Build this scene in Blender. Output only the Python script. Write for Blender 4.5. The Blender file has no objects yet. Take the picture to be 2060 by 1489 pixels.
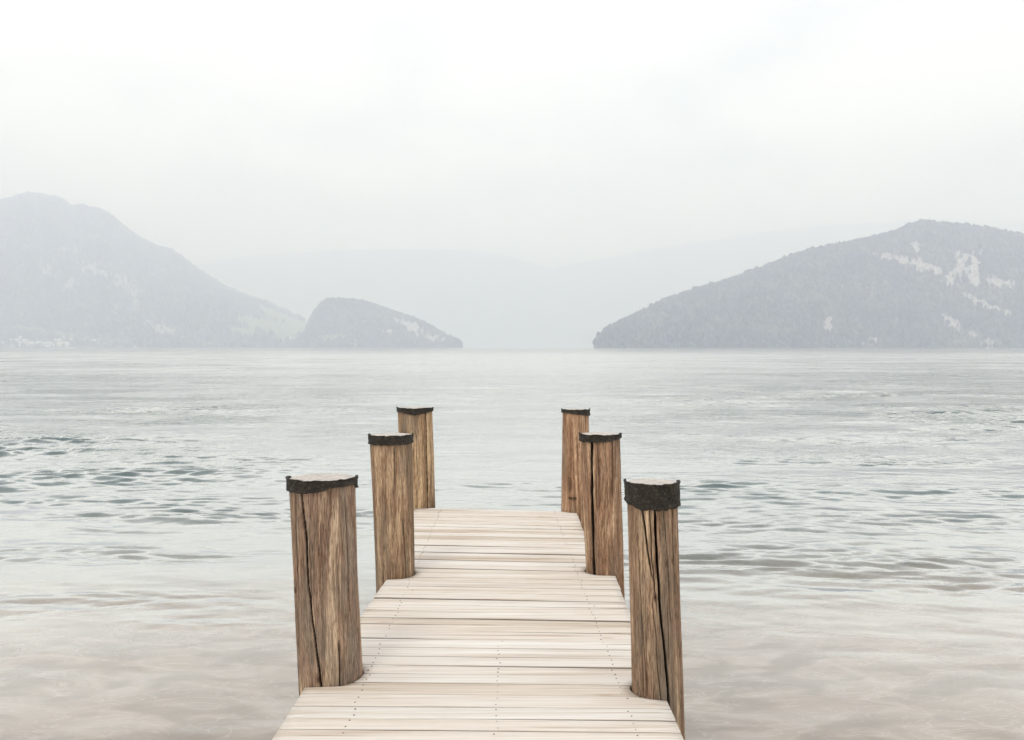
import bpy, math, random
import numpy as np

# ------------------------------------------------------------------ camera, world, sun, exposure
sc = bpy.context.scene
PW, PH = 2060.0, 1489.0            # photograph size, used for its field of view
FX = 1744.0                        # focal length in photograph pixels
CX, HY = 1030.0, 700.0             # principal column and horizon row
DECK = 0.62                        # deck top above water
EYE = DECK + 1.60
cam_d = bpy.data.cameras.new('camera')
cam = bpy.data.objects.new('camera', cam_d)
sc.collection.objects.link(cam)
cam.location = (0, 0, EYE)
cam.rotation_euler = (math.radians(90), 0, 0)
cam_d.sensor_width = 36.0
cam_d.lens = 36.0 * FX / PW
cam_d.shift_y = -(PH / 2 - HY) / PW
cam_d.clip_start = 0.05
cam_d.clip_end = 60000
sc.camera = cam
sc.render.resolution_x, sc.render.resolution_y = 1024, 740
sc.view_settings.view_transform = 'Standard'
sc.view_settings.look = 'None'
sc.view_settings.exposure = 0.58
sc.view_settings.gamma = 1.0
sc.cycles.volume_bounces = 12
sc.cycles.max_bounces = 14
sc.cycles.diffuse_bounces = 3

SUN_EL, SUN_AZ = 52.0, 205.0       # degrees; azimuth clockwise from +Y (sun behind the viewer, a little left)
w = bpy.data.worlds.new('World')
sc.world = w
w.use_nodes = True
nt = w.node_tree
nt.nodes.clear()
def N(tree, typ, **kw):
    n = tree.nodes.new(typ)
    for k, v in kw.items():
        setattr(n, k, v)
    return n
wo = N(nt, 'ShaderNodeOutputWorld'); bg = N(nt, 'ShaderNodeBackground')
sky = N(nt, 'ShaderNodeTexSky', sky_type='NISHITA', sun_disc=False)
sky.sun_elevation = math.radians(SUN_EL); sky.sun_rotation = math.radians(SUN_AZ)
tc = N(nt, 'ShaderNodeTexCoord')
sep = N(nt, 'ShaderNodeSeparateXYZ'); nt.links.new(tc.outputs['Generated'], sep.inputs[0])
zz = N(nt, 'ShaderNodeMath', operation='MAXIMUM'); zz.inputs[1].default_value = 0.0
nt.links.new(sep.outputs['Z'], zz.inputs[0])
za = N(nt, 'ShaderNodeMath', operation='ADD'); za.inputs[1].default_value = 0.22
nt.links.new(zz.outputs[0], za.inputs[0])
dx = N(nt, 'ShaderNodeMath', operation='DIVIDE'); dy = N(nt, 'ShaderNodeMath', operation='DIVIDE')
nt.links.new(sep.outputs['X'], dx.inputs[0]); nt.links.new(za.outputs[0], dx.inputs[1])
nt.links.new(sep.outputs['Y'], dy.inputs[0]); nt.links.new(za.outputs[0], dy.inputs[1])
cmb = N(nt, 'ShaderNodeCombineXYZ')
nt.links.new(dx.outputs[0], cmb.inputs[0]); nt.links.new(dy.outputs[0], cmb.inputs[1])
cn = N(nt, 'ShaderNodeTexNoise'); cn.inputs['Scale'].default_value = 1.7
cn.inputs['Detail'].default_value = 4; cn.inputs['Roughness'].default_value = 0.5; cn.inputs['Distortion'].default_value = 0.4
nt.links.new(cmb.outputs[0], cn.inputs['Vector'])
cr = N(nt, 'ShaderNodeValToRGB')
cr.color_ramp.elements[0].position = 0.38; cr.color_ramp.elements[0].color = (7.9, 8.2, 8.6, 1)
cr.color_ramp.elements[1].position = 0.60; cr.color_ramp.elements[1].color = (12.2, 11.85, 11.8, 1)
nt.links.new(cn.outputs['Fac'], cr.inputs[0])
mx = N(nt, 'ShaderNodeMix', data_type='RGBA'); mx.inputs[0].default_value = 0.9
nt.links.new(sky.outputs[0], mx.inputs[6]); nt.links.new(cr.outputs[0], mx.inputs[7])
nt.links.new(mx.outputs[2], bg.inputs[0]); bg.inputs[1].default_value = 0.1
nt.links.new(bg.outputs[0], wo.inputs[0])

sl = bpy.data.lights.new('sun', 'SUN'); sl.energy = 0.9; sl.angle = math.radians(14); sl.color = (1.0, 0.96, 0.9)
so = bpy.data.objects.new('sun', sl); sc.collection.objects.link(so)
az = math.radians(SUN_AZ)
from mathutils import Vector, Matrix
sd = Vector((math.sin(az) * math.cos(math.radians(SUN_EL)), math.cos(az) * math.cos(math.radians(SUN_EL)), math.sin(math.radians(SUN_EL))))
so.rotation_euler = sd.to_track_quat('Z', 'Y').to_euler()

# ------------------------------------------------------------------ helpers
RNG = np.random.default_rng(7)
random.seed(5)
COL = sc.collection

def mesh_obj(name, V, F, mat=None, parent=None, smooth=False, attrs=None):
    me = bpy.data.meshes.new(name)
    V = np.asarray(V, dtype=np.float32)
    me.vertices.add(len(V)); me.vertices.foreach_set('co', V.ravel())
    if isinstance(F, np.ndarray):
        k = F.shape[1]; nf = len(F)
        flat = F.astype(np.int32).ravel(); starts = np.arange(nf, dtype=np.int32) * k
        tot = np.full(nf, k, dtype=np.int32)
    else:
        flat = np.array([i for f in F for i in f], dtype=np.int32)
        tot = np.array([len(f) for f in F], dtype=np.int32)
        starts = np.concatenate([[0], np.cumsum(tot)[:-1]]).astype(np.int32); nf = len(F)
    me.loops.add(len(flat)); me.loops.foreach_set('vertex_index', flat)
    me.polygons.add(nf); me.polygons.foreach_set('loop_start', starts); me.polygons.foreach_set('loop_total', tot)
    if smooth:
        me.polygons.foreach_set('use_smooth', np.ones(nf, dtype=bool))
    me.update(calc_edges=True); me.validate()
    for k, a in (attrs or {}).items():
        at = me.attributes.new(k, 'FLOAT', 'POINT'); at.data.foreach_set('value', np.asarray(a, dtype=np.float32).ravel())
    if mat: me.materials.append(mat)
    o = bpy.data.objects.new(name, me); COL.objects.link(o)
    if parent: o.parent = parent
    return o

def empty(name, loc=(0, 0, 0), rz=0.0):
    o = bpy.data.objects.new(name, None); COL.objects.link(o)
    o.location = loc; o.rotation_euler = (0, 0, rz); o.empty_display_size = 0.1
    return o

def tag(o, label=None, cat=None, group=None, kind=None):
    if label: o['label'] = label
    if cat: o['category'] = cat
    if group: o['group'] = group
    if kind: o['kind'] = kind
    return o

def grid_faces(nr, nc, wrap=False):
    r = np.arange(nr - 1)[:, None]; c = np.arange(nc if wrap else nc - 1)[None, :]
    c2 = (c + 1) % nc
    a = r * nc + c; b = r * nc + c2; d = (r + 1) * nc + c; e = (r + 1) * nc + c2
    return np.stack([a, b, e, d], -1).reshape(-1, 4)

def box_vf(x0, x1, y0, y1, z0, z1):
    V = [(x0, y0, z0), (x1, y0, z0), (x1, y1, z0), (x0, y1, z0), (x0, y0, z1), (x1, y0, z1), (x1, y1, z1), (x0, y1, z1)]
    F = [(0, 3, 2, 1), (4, 5, 6, 7), (0, 1, 5, 4), (1, 2, 6, 5), (2, 3, 7, 6), (3, 0, 4, 7)]
    return V, F

def join_vf(parts):
    V, F, n = [], [], 0
    for v, f in parts:
        V += list(v); F += [tuple(i + n for i in q) for q in f]; n += len(v)
    return V, F

_lat = RNG.random((256, 256))
def vnoise(x, y, seed=0):
    x = np.asarray(x, float) + seed * 17.31; y = np.asarray(y, float) + seed * 41.7
    xi = np.floor(x).astype(int); yi = np.floor(y).astype(int)
    fx = x - xi; fy = y - yi; fx = fx * fx * (3 - 2 * fx); fy = fy * fy * (3 - 2 * fy)
    g = lambda a, b: _lat[a & 255, b & 255]
    return (g(xi, yi) * (1 - fx) + g(xi + 1, yi) * fx) * (1 - fy) + (g(xi, yi + 1) * (1 - fx) + g(xi + 1, yi + 1) * fx) * fy
def fbm(x, y, oct=4, seed=0):
    s = 0; a = 0.5; t = 0
    for i in range(oct):
        s = s + a * vnoise(np.asarray(x) * 2 ** i, np.asarray(y) * 2 ** i, seed + i); t += a; a *= 0.5
    return s / t

# ------------------------------------------------------------------ materials
def new_mat(name):
    m = bpy.data.materials.new(name); m.use_nodes = True
    t = m.node_tree; b = t.nodes['Principled BSDF']
    return m, t, b
def coords(t, scale=(1, 1, 1), which='Object', rnd=0.0):
    c = N(t, 'ShaderNodeTexCoord'); mp = N(t, 'ShaderNodeMapping'); mp.inputs['Scale'].default_value = scale
    t.links.new(c.outputs[which], mp.inputs['Vector'])
    if rnd:
        oi = N(t, 'ShaderNodeObjectInfo'); mu = N(t, 'ShaderNodeMath', operation='MULTIPLY'); mu.inputs[1].default_value = rnd
        t.links.new(oi.outputs['Random'], mu.inputs[0])
        cb = N(t, 'ShaderNodeCombineXYZ')
        for i in range(3): t.links.new(mu.outputs[0], cb.inputs[i])
        t.links.new(cb.outputs[0], mp.inputs['Location'])
    return mp.outputs[0]
def noise(t, vec, scale=1, detail=4, rough=0.5, dist=0.0):
    n = N(t, 'ShaderNodeTexNoise'); n.inputs['Scale'].default_value = scale; n.inputs['Detail'].default_value = detail
    n.inputs['Roughness'].default_value = rough; n.inputs['Distortion'].default_value = dist
    t.links.new(vec, n.inputs['Vector']); return n.outputs['Fac']
def ramp(t, fac, stops, interp='LINEAR'):
    r = N(t, 'ShaderNodeValToRGB'); cr = r.color_ramp; cr.interpolation = interp
    while len(cr.elements) < len(stops): cr.elements.new(0.5)
    for e, (p, c) in zip(cr.elements, stops):
        e.position = p
        e.color = (c, c, c, 1) if isinstance(c, (int, float)) else (*c, 1)
    t.links.new(fac, r.inputs[0]); return r.outputs[0]
def mix(t, fac, a, b, blend='MIX'):
    m = N(t, 'ShaderNodeMix', data_type='RGBA', blend_type=blend)
    for sock, v in ((0, fac), (6, a), (7, b)):
        if isinstance(v, (int, float)): m.inputs[sock].default_value = v if sock == 0 else (v, v, v, 1)
        elif isinstance(v, tuple): m.inputs[sock].default_value = (*v, 1)
        else: t.links.new(v, m.inputs[sock])
    return m.outputs[2]
def math_(t, op, a, b=None, clamp=False):
    m = N(t, 'ShaderNodeMath', operation=op); m.use_clamp = clamp
    for i, v in enumerate((a, b)):
        if v is None: continue
        if isinstance(v, (int, float)): m.inputs[i].default_value = v
        else: t.links.new(v, m.inputs[i])
    return m.outputs[0]
def bump(t, h, strength=0.3, dist=0.01, normal=None):
    b = N(t, 'ShaderNodeBump'); b.inputs['Strength'].default_value = strength; b.inputs['Distance'].default_value = dist
    t.links.new(h, b.inputs['Height'])
    if normal is not None: t.links.new(normal, b.inputs['Normal'])
    return b.outputs[0]
def attr(t, name):
    a = N(t, 'ShaderNodeAttribute'); a.attribute_name = name; return a.outputs['Fac']

def plank_material():
    m, t, b = new_mat('bleached_plank')
    v1 = coords(t, (0.9, 55, 55), rnd=37.0); v2 = coords(t, (0.45, 11, 11), rnd=91.0); v3 = coords(t, (3, 240, 240), rnd=13.0)
    g1 = noise(t, v1, 1, 5, 0.6, 0.6); g2 = noise(t, v2, 1, 3, 0.5, 0.8); g3 = noise(t, v3, 1, 3, 0.6)
    oi = N(t, 'ShaderNodeObjectInfo')
    base = ramp(t, g2, [(0.30, (0.58, 0.515, 0.455)), (0.45, (0.71, 0.68, 0.645)), (0.62, (0.77, 0.75, 0.73))])
    tint = ramp(t, oi.outputs['Random'], [(0.0, (0.74, 0.64, 0.54)), (0.12, (0.90, 0.82, 0.74)), (0.35, (1, 0.98, 0.96)), (0.6, (1, 0.95, 0.91)), (0.8, (0.97, 0.92, 0.86)), (1.0, (1, 1, 1))])
    c = mix(t, 0.75, base, tint, 'MULTIPLY')
    st = ramp(t, g1, [(0.30, (0.50, 0.39, 0.30)), (0.42, (0.90, 0.86, 0.82)), (0.6, (1, 1, 1))])
    c = mix(t, 0.8, c, st, 'MULTIPLY')
    fi = ramp(t, g3, [(0.36, (0.70, 0.64, 0.58)), (0.50, (1, 1, 1))])
    c = mix(t, 0.5, c, fi, 'MULTIPLY')
    # a few small knots
    vk = coords(t, (1.6, 6, 6), rnd=57.0)
    vo = N(t, 'ShaderNodeTexVoronoi'); vo.inputs['Scale'].default_value = 1.0; t.links.new(vk, vo.inputs['Vector'])
    kn = ramp(t, vo.outputs['Distance'], [(0.03, 1.0), (0.09, 0.0)])
    c = mix(t, math_(t, 'MULTIPLY', kn, 0.55), c, (0.42, 0.29, 0.2))
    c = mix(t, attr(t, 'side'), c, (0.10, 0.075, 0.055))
    t.links.new(c, b.inputs['Base Color'])
    b.inputs['Roughness'].default_value = 0.75; b.inputs['Specular IOR Level'].default_value = 0.25
    h = math_(t, 'ADD', g1, math_(t, 'MULTIPLY', g3, 0.5))
    t.links.new(bump(t, h, 0.5, 0.003), b.inputs['Normal'])
    return m

def post_material(name, tan, brown, grey, seed, dark_low=0.0):
    m, t, b = new_mat(name)
    def off(s, k):
        v = coords(t, s); a = N(t, 'ShaderNodeVectorMath', operation='ADD'); a.inputs[1].default_value = (seed * k, seed * 2.3, seed * 0.7)
        t.links.new(v, a.inputs[0]); return a.outputs[0]
    broad = noise(t, off((9, 9, 0.75), 3.1), 1, 3, 0.5, 1.2)
    streak = noise(t, off((34, 34, 1.6), 5.7), 1, 5, 0.62, 1.5)
    fine = noise(t, off((170, 170, 9), 1.9), 1, 5, 0.7, 0.8)
    hair = noise(t, off((330, 330, 22), 7.7), 1, 3, 0.65)
    c = ramp(t, broad, [(0.32, grey), (0.47, brown), (0.60, tan)])
    c2 = ramp(t, streak, [(0.30, (0.36, 0.27, 0.2)), (0.45, (0.82, 0.76, 0.7)), (0.58, (1.12, 1.1, 1.05)), (0.72, (1.45, 1.4, 1.3))])
    c = mix(t, 0.78, c, c2, 'MULTIPLY')
    f2 = ramp(t, fine, [(0.37, (0.26, 0.21, 0.18)), (0.46, (0.92, 0.90, 0.88)), (0.58, (1.5, 1.5, 1.5))])
    c = mix(t, 0.66, c, f2, 'MULTIPLY')
    f3 = ramp(t, hair, [(0.38, (0.45, 0.40, 0.36)), (0.54, (1.2, 1.2, 1.2))])
    c = mix(t, 0.7, c, f3, 'MULTIPLY')
    # grey-green weathering patches
    wp = noise(t, off((5, 5, 1.1), 8.3), 1, 4, 0.6, 0.5)
    c = mix(t, ramp(t, wp, [(0.50, 0.0), (0.68, 0.55)]), c, (0.19, 0.165, 0.13))
    ck = attr(t, 'crack')
    c = mix(t, ck, c, (0.018, 0.012, 0.008))
    kn = attr(t, 'knot')
    c = mix(t, math_(t, 'MULTIPLY', kn, 0.8), c, (0.07, 0.035, 0.022))
    t.links.new(c, b.inputs['Base Color'])
    b.inputs['Roughness'].default_value = 0.82; b.inputs['Specular IOR Level'].default_value = 0.2
    h = math_(t, 'ADD', math_(t, 'MULTIPLY', fine, 1.0), math_(t, 'ADD', math_(t, 'MULTIPLY', streak, 1.6), math_(t, 'MULTIPLY', hair, 0.4)))
    t.links.new(bump(t, h, 0.9, 0.006), b.inputs['Normal'])
    return m

def simple(name, col, rough=0.8, var=0.15, scale=3.0, bumpd=0.0, metallic=0.0, spec=0.3):
    m, t, b = new_mat(name)
    n = noise(t, coords(t), scale, 5, 0.6)
    lo = tuple(c * (1 - var) for c in col); hi = tuple(min(1, c * (1 + var)) for c in col)
    t.links.new(ramp(t, n, [(0.3, lo), (0.7, hi)]), b.inputs['Base Color'])
    b.inputs['Roughness'].default_value = rough; b.inputs['Metallic'].default_value = metallic
    b.inputs['Specular IOR Level'].default_value = spec
    if bumpd: t.links.new(bump(t, n, 0.8, bumpd), b.inputs['Normal'])
    return m

def band_material():
    m, t, b = new_mat('old_tar_band')
    n = noise(t, coords(t), 28, 6, 0.7, 0.5); n2 = noise(t, coords(t), 95, 5, 0.7); n3 = noise(t, coords(t, (60, 60, 9)), 1, 4, 0.6)
    c = ramp(t, n, [(0.36, (0.010, 0.007, 0.005)), (0.52, (0.020, 0.015, 0.010)), (0.66, (0.042, 0.033, 0.023)), (0.78, (0.075, 0.062, 0.044))])
    c = mix(t, ramp(t, n2, [(0.56, 0.0), (0.70, 0.75)]), c, (0.17, 0.15, 0.115))
    c = mix(t, ramp(t, n3, [(0.62, 0.0), (0.75, 0.5)]), c, (0.24, 0.21, 0.16))
    t.links.new(c, b.inputs['Base Color']); b.inputs['Roughness'].default_value = 0.7
    b.inputs['Specular IOR Level'].default_value = 0.35
    t.links.new(bump(t, math_(t, 'ADD', n, math_(t, 'MULTIPLY', n2, 0.6)), 1.0, 0.008), b.inputs['Normal'])
    return m

M_PLANK = plank_material()
M_BAND = band_material()
M_CAP = simple('weathered_end_cap', (0.50, 0.455, 0.42), 0.7, 0.28, 22, 0.002)
M_NAIL = simple('rusty_screw', (0.11, 0.085, 0.07), 0.6, 0.3, 40)
M_BEAM = simple('dark_wet_beam', (0.20, 0.14, 0.09), 0.85, 0.35, 9, 0.004)
M_STAMP = simple('burnt_mark', (0.05, 0.028, 0.018), 0.9, 0.2, 60)

# ------------------------------------------------------------------ pixel helpers (for measuring positions off the photograph)
def deck_at(px, py):
    d = FX * (EYE - DECK) / (py - HY)
    return (px - CX) / FX * d, d

# ------------------------------------------------------------------ water
def build_water():
    pxs = 0.5
    ys = np.arange(1620, 702, -pxs)                                  # near to far rows
    near = np.linspace(0.05, FX * EYE / (1620 - HY), 40, endpoint=False)
    far = np.geomspace(FX * EYE / 2.4, 19500, 26)[0:]
    dist = np.concatenate([near, FX * EYE / (ys - HY)]); dist = dist[dist < far[0] * 0.98]
    dist = np.concatenate([dist, far])
    az_in = np.radians(np.linspace(-38, 38, 820)); az_out = np.radians(np.concatenate([np.linspace(38, 322, 90)[1:-1]]))
    azs = np.concatenate([az_in, az_out]); nc = len(azs); nr = len(dist)
    R, A = np.meshgrid(dist, azs, indexing='ij')
    X = R * np.sin(A); Y = R * np.cos(A)
    dR = np.gradient(dist)[:, None]
    dA = np.full(nc, 1.0) * (az_in[1] - az_in[0]); dA[len(az_in):] = np.radians(284 / 90.)
    rng = np.random.default_rng(21)
    # gusts: patches of livelier water, long across the view
    g = fbm(X / 9.0 + 3, Y / 5.0, 3, 4)
    g2 = fbm(X / 3.2, Y / 1.5, 3, 9)
    side = np.clip((np.abs(np.degrees(A)) - 4) / 22, 0, 1)
    gust = np.clip((g - 0.36) * 3.2, 0.10, 1.25) * (0.55 + 0.65 * side) * (0.45 + 1.1 * np.clip((g2 - 0.3) * 2.2, 0, 1))
    wx = X + 0.25 * (fbm(X / 1.4, Y / 1.2, 2, 12) - 0.5); wy = Y + 0.35 * (fbm(X / 1.7, Y / 1.1, 2, 15) - 0.5)
    # livelier cat's-paws drifting in from both sides: (x, y, half width, half length)
    paw = np.zeros_like(X)
    for (x_, y_, a_, b_) in ((5.2, 11.2, 3.4, 0.9), (3.6, 9.0, 2.2, 0.55), (6.4, 13.2, 3.0, 0.8), (3.4, 13.8, 2.2, 0.7), (6.5, 17.0, 3.4, 0.8), (7.2, 9.4, 2.2, 0.5), (4.4, 8.0, 0.8, 0.25),
                             (-6.6, 12.6, 3.0, 0.45), (-5.0, 11.3, 1.6, 0.3), (-4.9, 9.3, 1.9, 0.45), (-7.4, 15.4, 2.6, 0.6), (-3.2, 11.6, 1.4, 0.35), (-3.6, 7.6, 1.2, 0.3), (-5.2, 7.3, 1.3, 0.35), (-2.5, 7.0, 0.6, 0.2), (-1.5, 5.0, 0.4, 0.12), (9.0, 21.0, 3.0, 0.8)):
        q = np.sqrt(((X - x_) / a_) ** 2 + ((Y - y_) / b_) ** 2)
        paw = np.maximum(paw, np.clip(1.35 - q, 0, 1))
    Z = np.zeros_like(X)
    nw = 80
    for i in range(nw):
        lam = 0.16 * (4.2 / 0.16) ** (i / (nw - 1.0)) * rng.uniform(0.92, 1.08)
        th = rng.normal(0.06, 0.42 if lam < 0.2 else (0.24 if lam < 0.6 else 0.40))                                  # travelling direction about the view axis
        k = 2 * math.pi / lam
        slope = 0.034 * (lam / 0.45) ** (-0.45)
        if lam > 0.7: slope *= 0.62
        if lam < 0.45: slope *= (lam / 0.45) ** 0.9
        amp = slope / k
        cell = np.maximum(np.abs(dR * np.cos(A - th)), np.abs(R * dA[None, :] * np.sin(A - th)))
        att = np.clip((lam / np.maximum(cell, 1e-6) - 2.2) / 2.2, 0, 1)
        gm = gust * 1.2 + paw * (1.1 if 0.2 < lam < 0.52 else 0.3) if lam < 1.3 else (0.3 + 0.2 * gust)
        gm = gm * (1 + 0.8 * np.clip((R - 11) / 18, 0, 1))
        near_calm = np.clip((R - 5.0) / 4.0, 0.95 if 0.45 < lam < 1.2 else (0.12 if lam < 0.35 else 0.5), 1)
        ph = rng.uniform(0, 6.283)
        arg = k * (wx * math.sin(th) + wy * math.cos(th)) + ph
        Z += amp * att * gm * near_calm * (np.sin(arg) + 0.25 * np.sin(2 * arg + 1.57))
    V = np.stack([X, Y, Z], -1).reshape(-1, 3)
    F = grid_faces(nr, nc, wrap=True)[:, ::-1].copy()
    # centre cap
    V = np.vstack([V, [[0, 0, 0]]]); ci = len(V) - 1
    o = mesh_obj('water', V, F, None, None, True)
    m, t, b = new_mat('lake_water')
    t.nodes.remove(b)
    out = t.nodes['Material Output']
    geo = N(t, 'ShaderNodeNewGeometry')
    pos = geo.outputs['Position']
    sp = N(t, 'ShaderNodeSeparateXYZ'); t.links.new(pos, sp.inputs[0])
    ln = N(t, 'ShaderNodeVectorMath', operation='LENGTH'); t.links.new(pos, ln.inputs[0])
    D = sp.outputs['Y']
    def vscale(s):
        mp = N(t, 'ShaderNodeMapping'); mp.inputs['Scale'].default_value = s; t.links.new(pos, mp.inputs['Vector']); return mp.outputs[0]
    # ripples finer than the mesh
    sx = math_(t, 'DIVIDE', math_(t, 'ABSOLUTE', sp.outputs['X']), math_(t, 'ADD', math_(t, 'ABSOLUTE', D), 3.0))
    side = ramp(t, sx, [(0.04, 0.35), (0.34, 1.0)])
    def band_(d0, d1, d2, d3):                                       # 0..1..0 over distance, for ripples of one size
        return math_(t, 'MULTIPLY', ramp(t, math_(t, 'DIVIDE', D, d1), [(d0 / d1, 0.0), (1.0, 1.0)]), ramp(t, math_(t, 'DIVIDE', D, d3), [(d2 / d3, 1.0), (1.0, 0.0)]))
    nb = None
    for sc_, mk, rng_, dist_ in (((2.0, 2.6, 1), (0.16, 0.30, 1), (12, 26, 45, 90), 0.2),
                                 ((0.75, 0.55, 1), (0.05, 0.06, 1), (35, 70, 160, 350), 0.9),
                                 ((0.20, 0.085, 1), (0.015, 0.010, 1), (150, 300, 4000, 12000), 3.6)):
        nn = noise(t, vscale(sc_), 1.0, 4, 0.62, 0.3)
        mm = ramp(t, noise(t, vscale(mk), 1.0, 4, 0.6), [(0.38, 0.15), (0.60, 1.0)])
        amt = math_(t, 'MULTIPLY', math_(t, 'MULTIPLY', mm, side), band_(*rng_))
        nb = bump(t, math_(t, 'MULTIPLY', nn, amt), 1.0, dist_, nb)
    nb2 = nb
    # what is under the surface: pale silty bed by the shore, deep grey-green further out
    deep = ramp(t, math_(t, 'DIVIDE', D, 20.0), [(0.34, 0.0), (0.45, 0.6), (0.62, 1.0)])
    sw = noise(t, vscale((1.0, 2.2, 1)), 1.2, 2, 0.4, 0.9)  # swirls of refracted light, painted into the bed colour
    bed = ramp(t, sw, [(0.30, (0.27, 0.23, 0.195)), (0.46, (0.345, 0.295, 0.255)), (0.52, (0.39, 0.34, 0.30)), (0.60, (0.335, 0.285, 0.245)), (0.75, (0.36, 0.31, 0.27))])
    caust = noise(t, vscale((1.3, 3.4, 1)), 1.6, 3, 0.55, 2.2)                 # thin pale caustic lines, light painted into the bed colour
    ridge = math_(t, 'ABSOLUTE', math_(t, 'SUBTRACT', caust, 0.5))  # distance from the painted caustic lines, no relief in the bed
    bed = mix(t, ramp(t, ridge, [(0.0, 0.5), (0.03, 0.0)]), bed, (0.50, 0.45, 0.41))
    wave_lens = noise(t, vscale((2.3, 4.6, 1)), 1.0, 1, 0.4, 0.5)  # dark lens shapes of surface waves, painted into the bed colour
    bed = mix(t, ramp(t, wave_lens, [(0.49, 0.0), (0.63, 0.62)]), bed, (0.225, 0.19, 0.16))
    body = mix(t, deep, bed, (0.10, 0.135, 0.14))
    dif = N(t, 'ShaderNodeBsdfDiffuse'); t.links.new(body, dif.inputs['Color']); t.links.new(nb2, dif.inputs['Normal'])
    gl = N(t, 'ShaderNodeBsdfGlossy'); gl.inputs['Color'].default_value = (0.955, 0.95, 0.925, 1)
    t.links.new(ramp(t, math_(t, 'DIVIDE', D, 900.0), [(0.0, 0.02), (0.02, 0.05), (0.10, 0.17), (0.28, 0.17), (0.5, 0.11), (1.0, 0.07)]), gl.inputs['Roughness'])
    t.links.new(nb2, gl.inputs['Normal'])
    lw = N(t, 'ShaderNodeLayerWeight'); lw.inputs['Blend'].default_value = 0.5; t.links.new(nb2, lw.inputs['Normal'])
    # facing 0 (head on) .. 1 (grazing); still water is a strong mirror well before grazing here
    fr = ramp(t, lw.outputs['Facing'], [(0.0, 0.03), (0.42, 0.04), (0.52, 0.09), (0.61, 0.20), (0.69, 0.38), (0.76, 0.76), (0.87, 0.93), (1.0, 1.0)])
    ms = N(t, 'ShaderNodeMixShader'); t.links.new(fr, ms.inputs[0]); t.links.new(dif.outputs[0], ms.inputs[1]); t.links.new(gl.outputs[0], ms.inputs[2])
    t.links.new(ms.outputs[0], out.inputs['Surface'])
    o.data.materials.append(m)
    tag(o, kind='structure')
    return o
build_water()

# ------------------------------------------------------------------ hills
def P2X(px, d): return (px - CX) / FX * d
def P2Z(py, d): return EYE + (HY - py) / FX * d

def rot_ellipse(px, py, e):
    cx, cy, a, b_, ang = e
    c, s = math.cos(math.radians(ang)), math.sin(math.radians(ang))
    u = ((px - cx) * c + (py - cy) * s) / a; v = (-(px - cx) * s + (py - cy) * c) / b_
    return np.sqrt(u * u + v * v)

def forest_material(name, a, b2):
    m, t, b = new_mat(name)
    vc = noise(t, coords(t, which='Object'), 0.0045, 5, 0.65); v2 = noise(t, coords(t), 0.05, 3, 0.6)
    c = ramp(t, vc, [(0.35, a), (0.65, b2)])
    c = mix(t, 0.7, c, ramp(t, v2, [(0.3, 0.55), (0.7, 1.3)]), 'MULTIPLY')
    c = mix(t, 1.0, c, ramp(t, attr(t, 'tone'), [(0.0, 0.35), (0.6, 1.0), (1.0, 2.0)]), 'MULTIPLY')
    t.links.new(c, b.inputs['Base Color']); b.inputs['Roughness'].default_value = 0.9; b.inputs['Specular IOR Level'].default_value = 0.1
    return m
M_FOREST = forest_material('mixed_forest', (0.022, 0.030, 0.028), (0.11, 0.115, 0.07))

def ground_material():
    m, t, b = new_mat('wooded_hillside')
    n = noise(t, coords(t), 0.012, 5, 0.6); n2 = noise(t, coords(t, (1, 1, 0.35)), 0.03, 6, 0.75)
    c = ramp(t, n, [(0.3, (0.045, 0.06, 0.035)), (0.7, (0.08, 0.095, 0.05))])
    med = ramp(t, noise(t, coords(t), 0.02, 4, 0.6), [(0.3, (0.16, 0.20, 0.08)), (0.7, (0.26, 0.29, 0.13))])
    c = mix(t, attr(t, 'meadow'), c, med)
    rk = ramp(t, n2, [(0.36, (0.16, 0.14, 0.12)), (0.47, (0.42, 0.39, 0.35)), (0.62, (0.54, 0.51, 0.47))])
    c = mix(t, attr(t, 'rock'), c, rk)
    t.links.new(c, b.inputs['Base Color']); b.inputs['Roughness'].default_value = 0.95; b.inputs['Specular IOR Level'].default_value = 0.1
    return m
M_HILL = ground_material()

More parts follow.
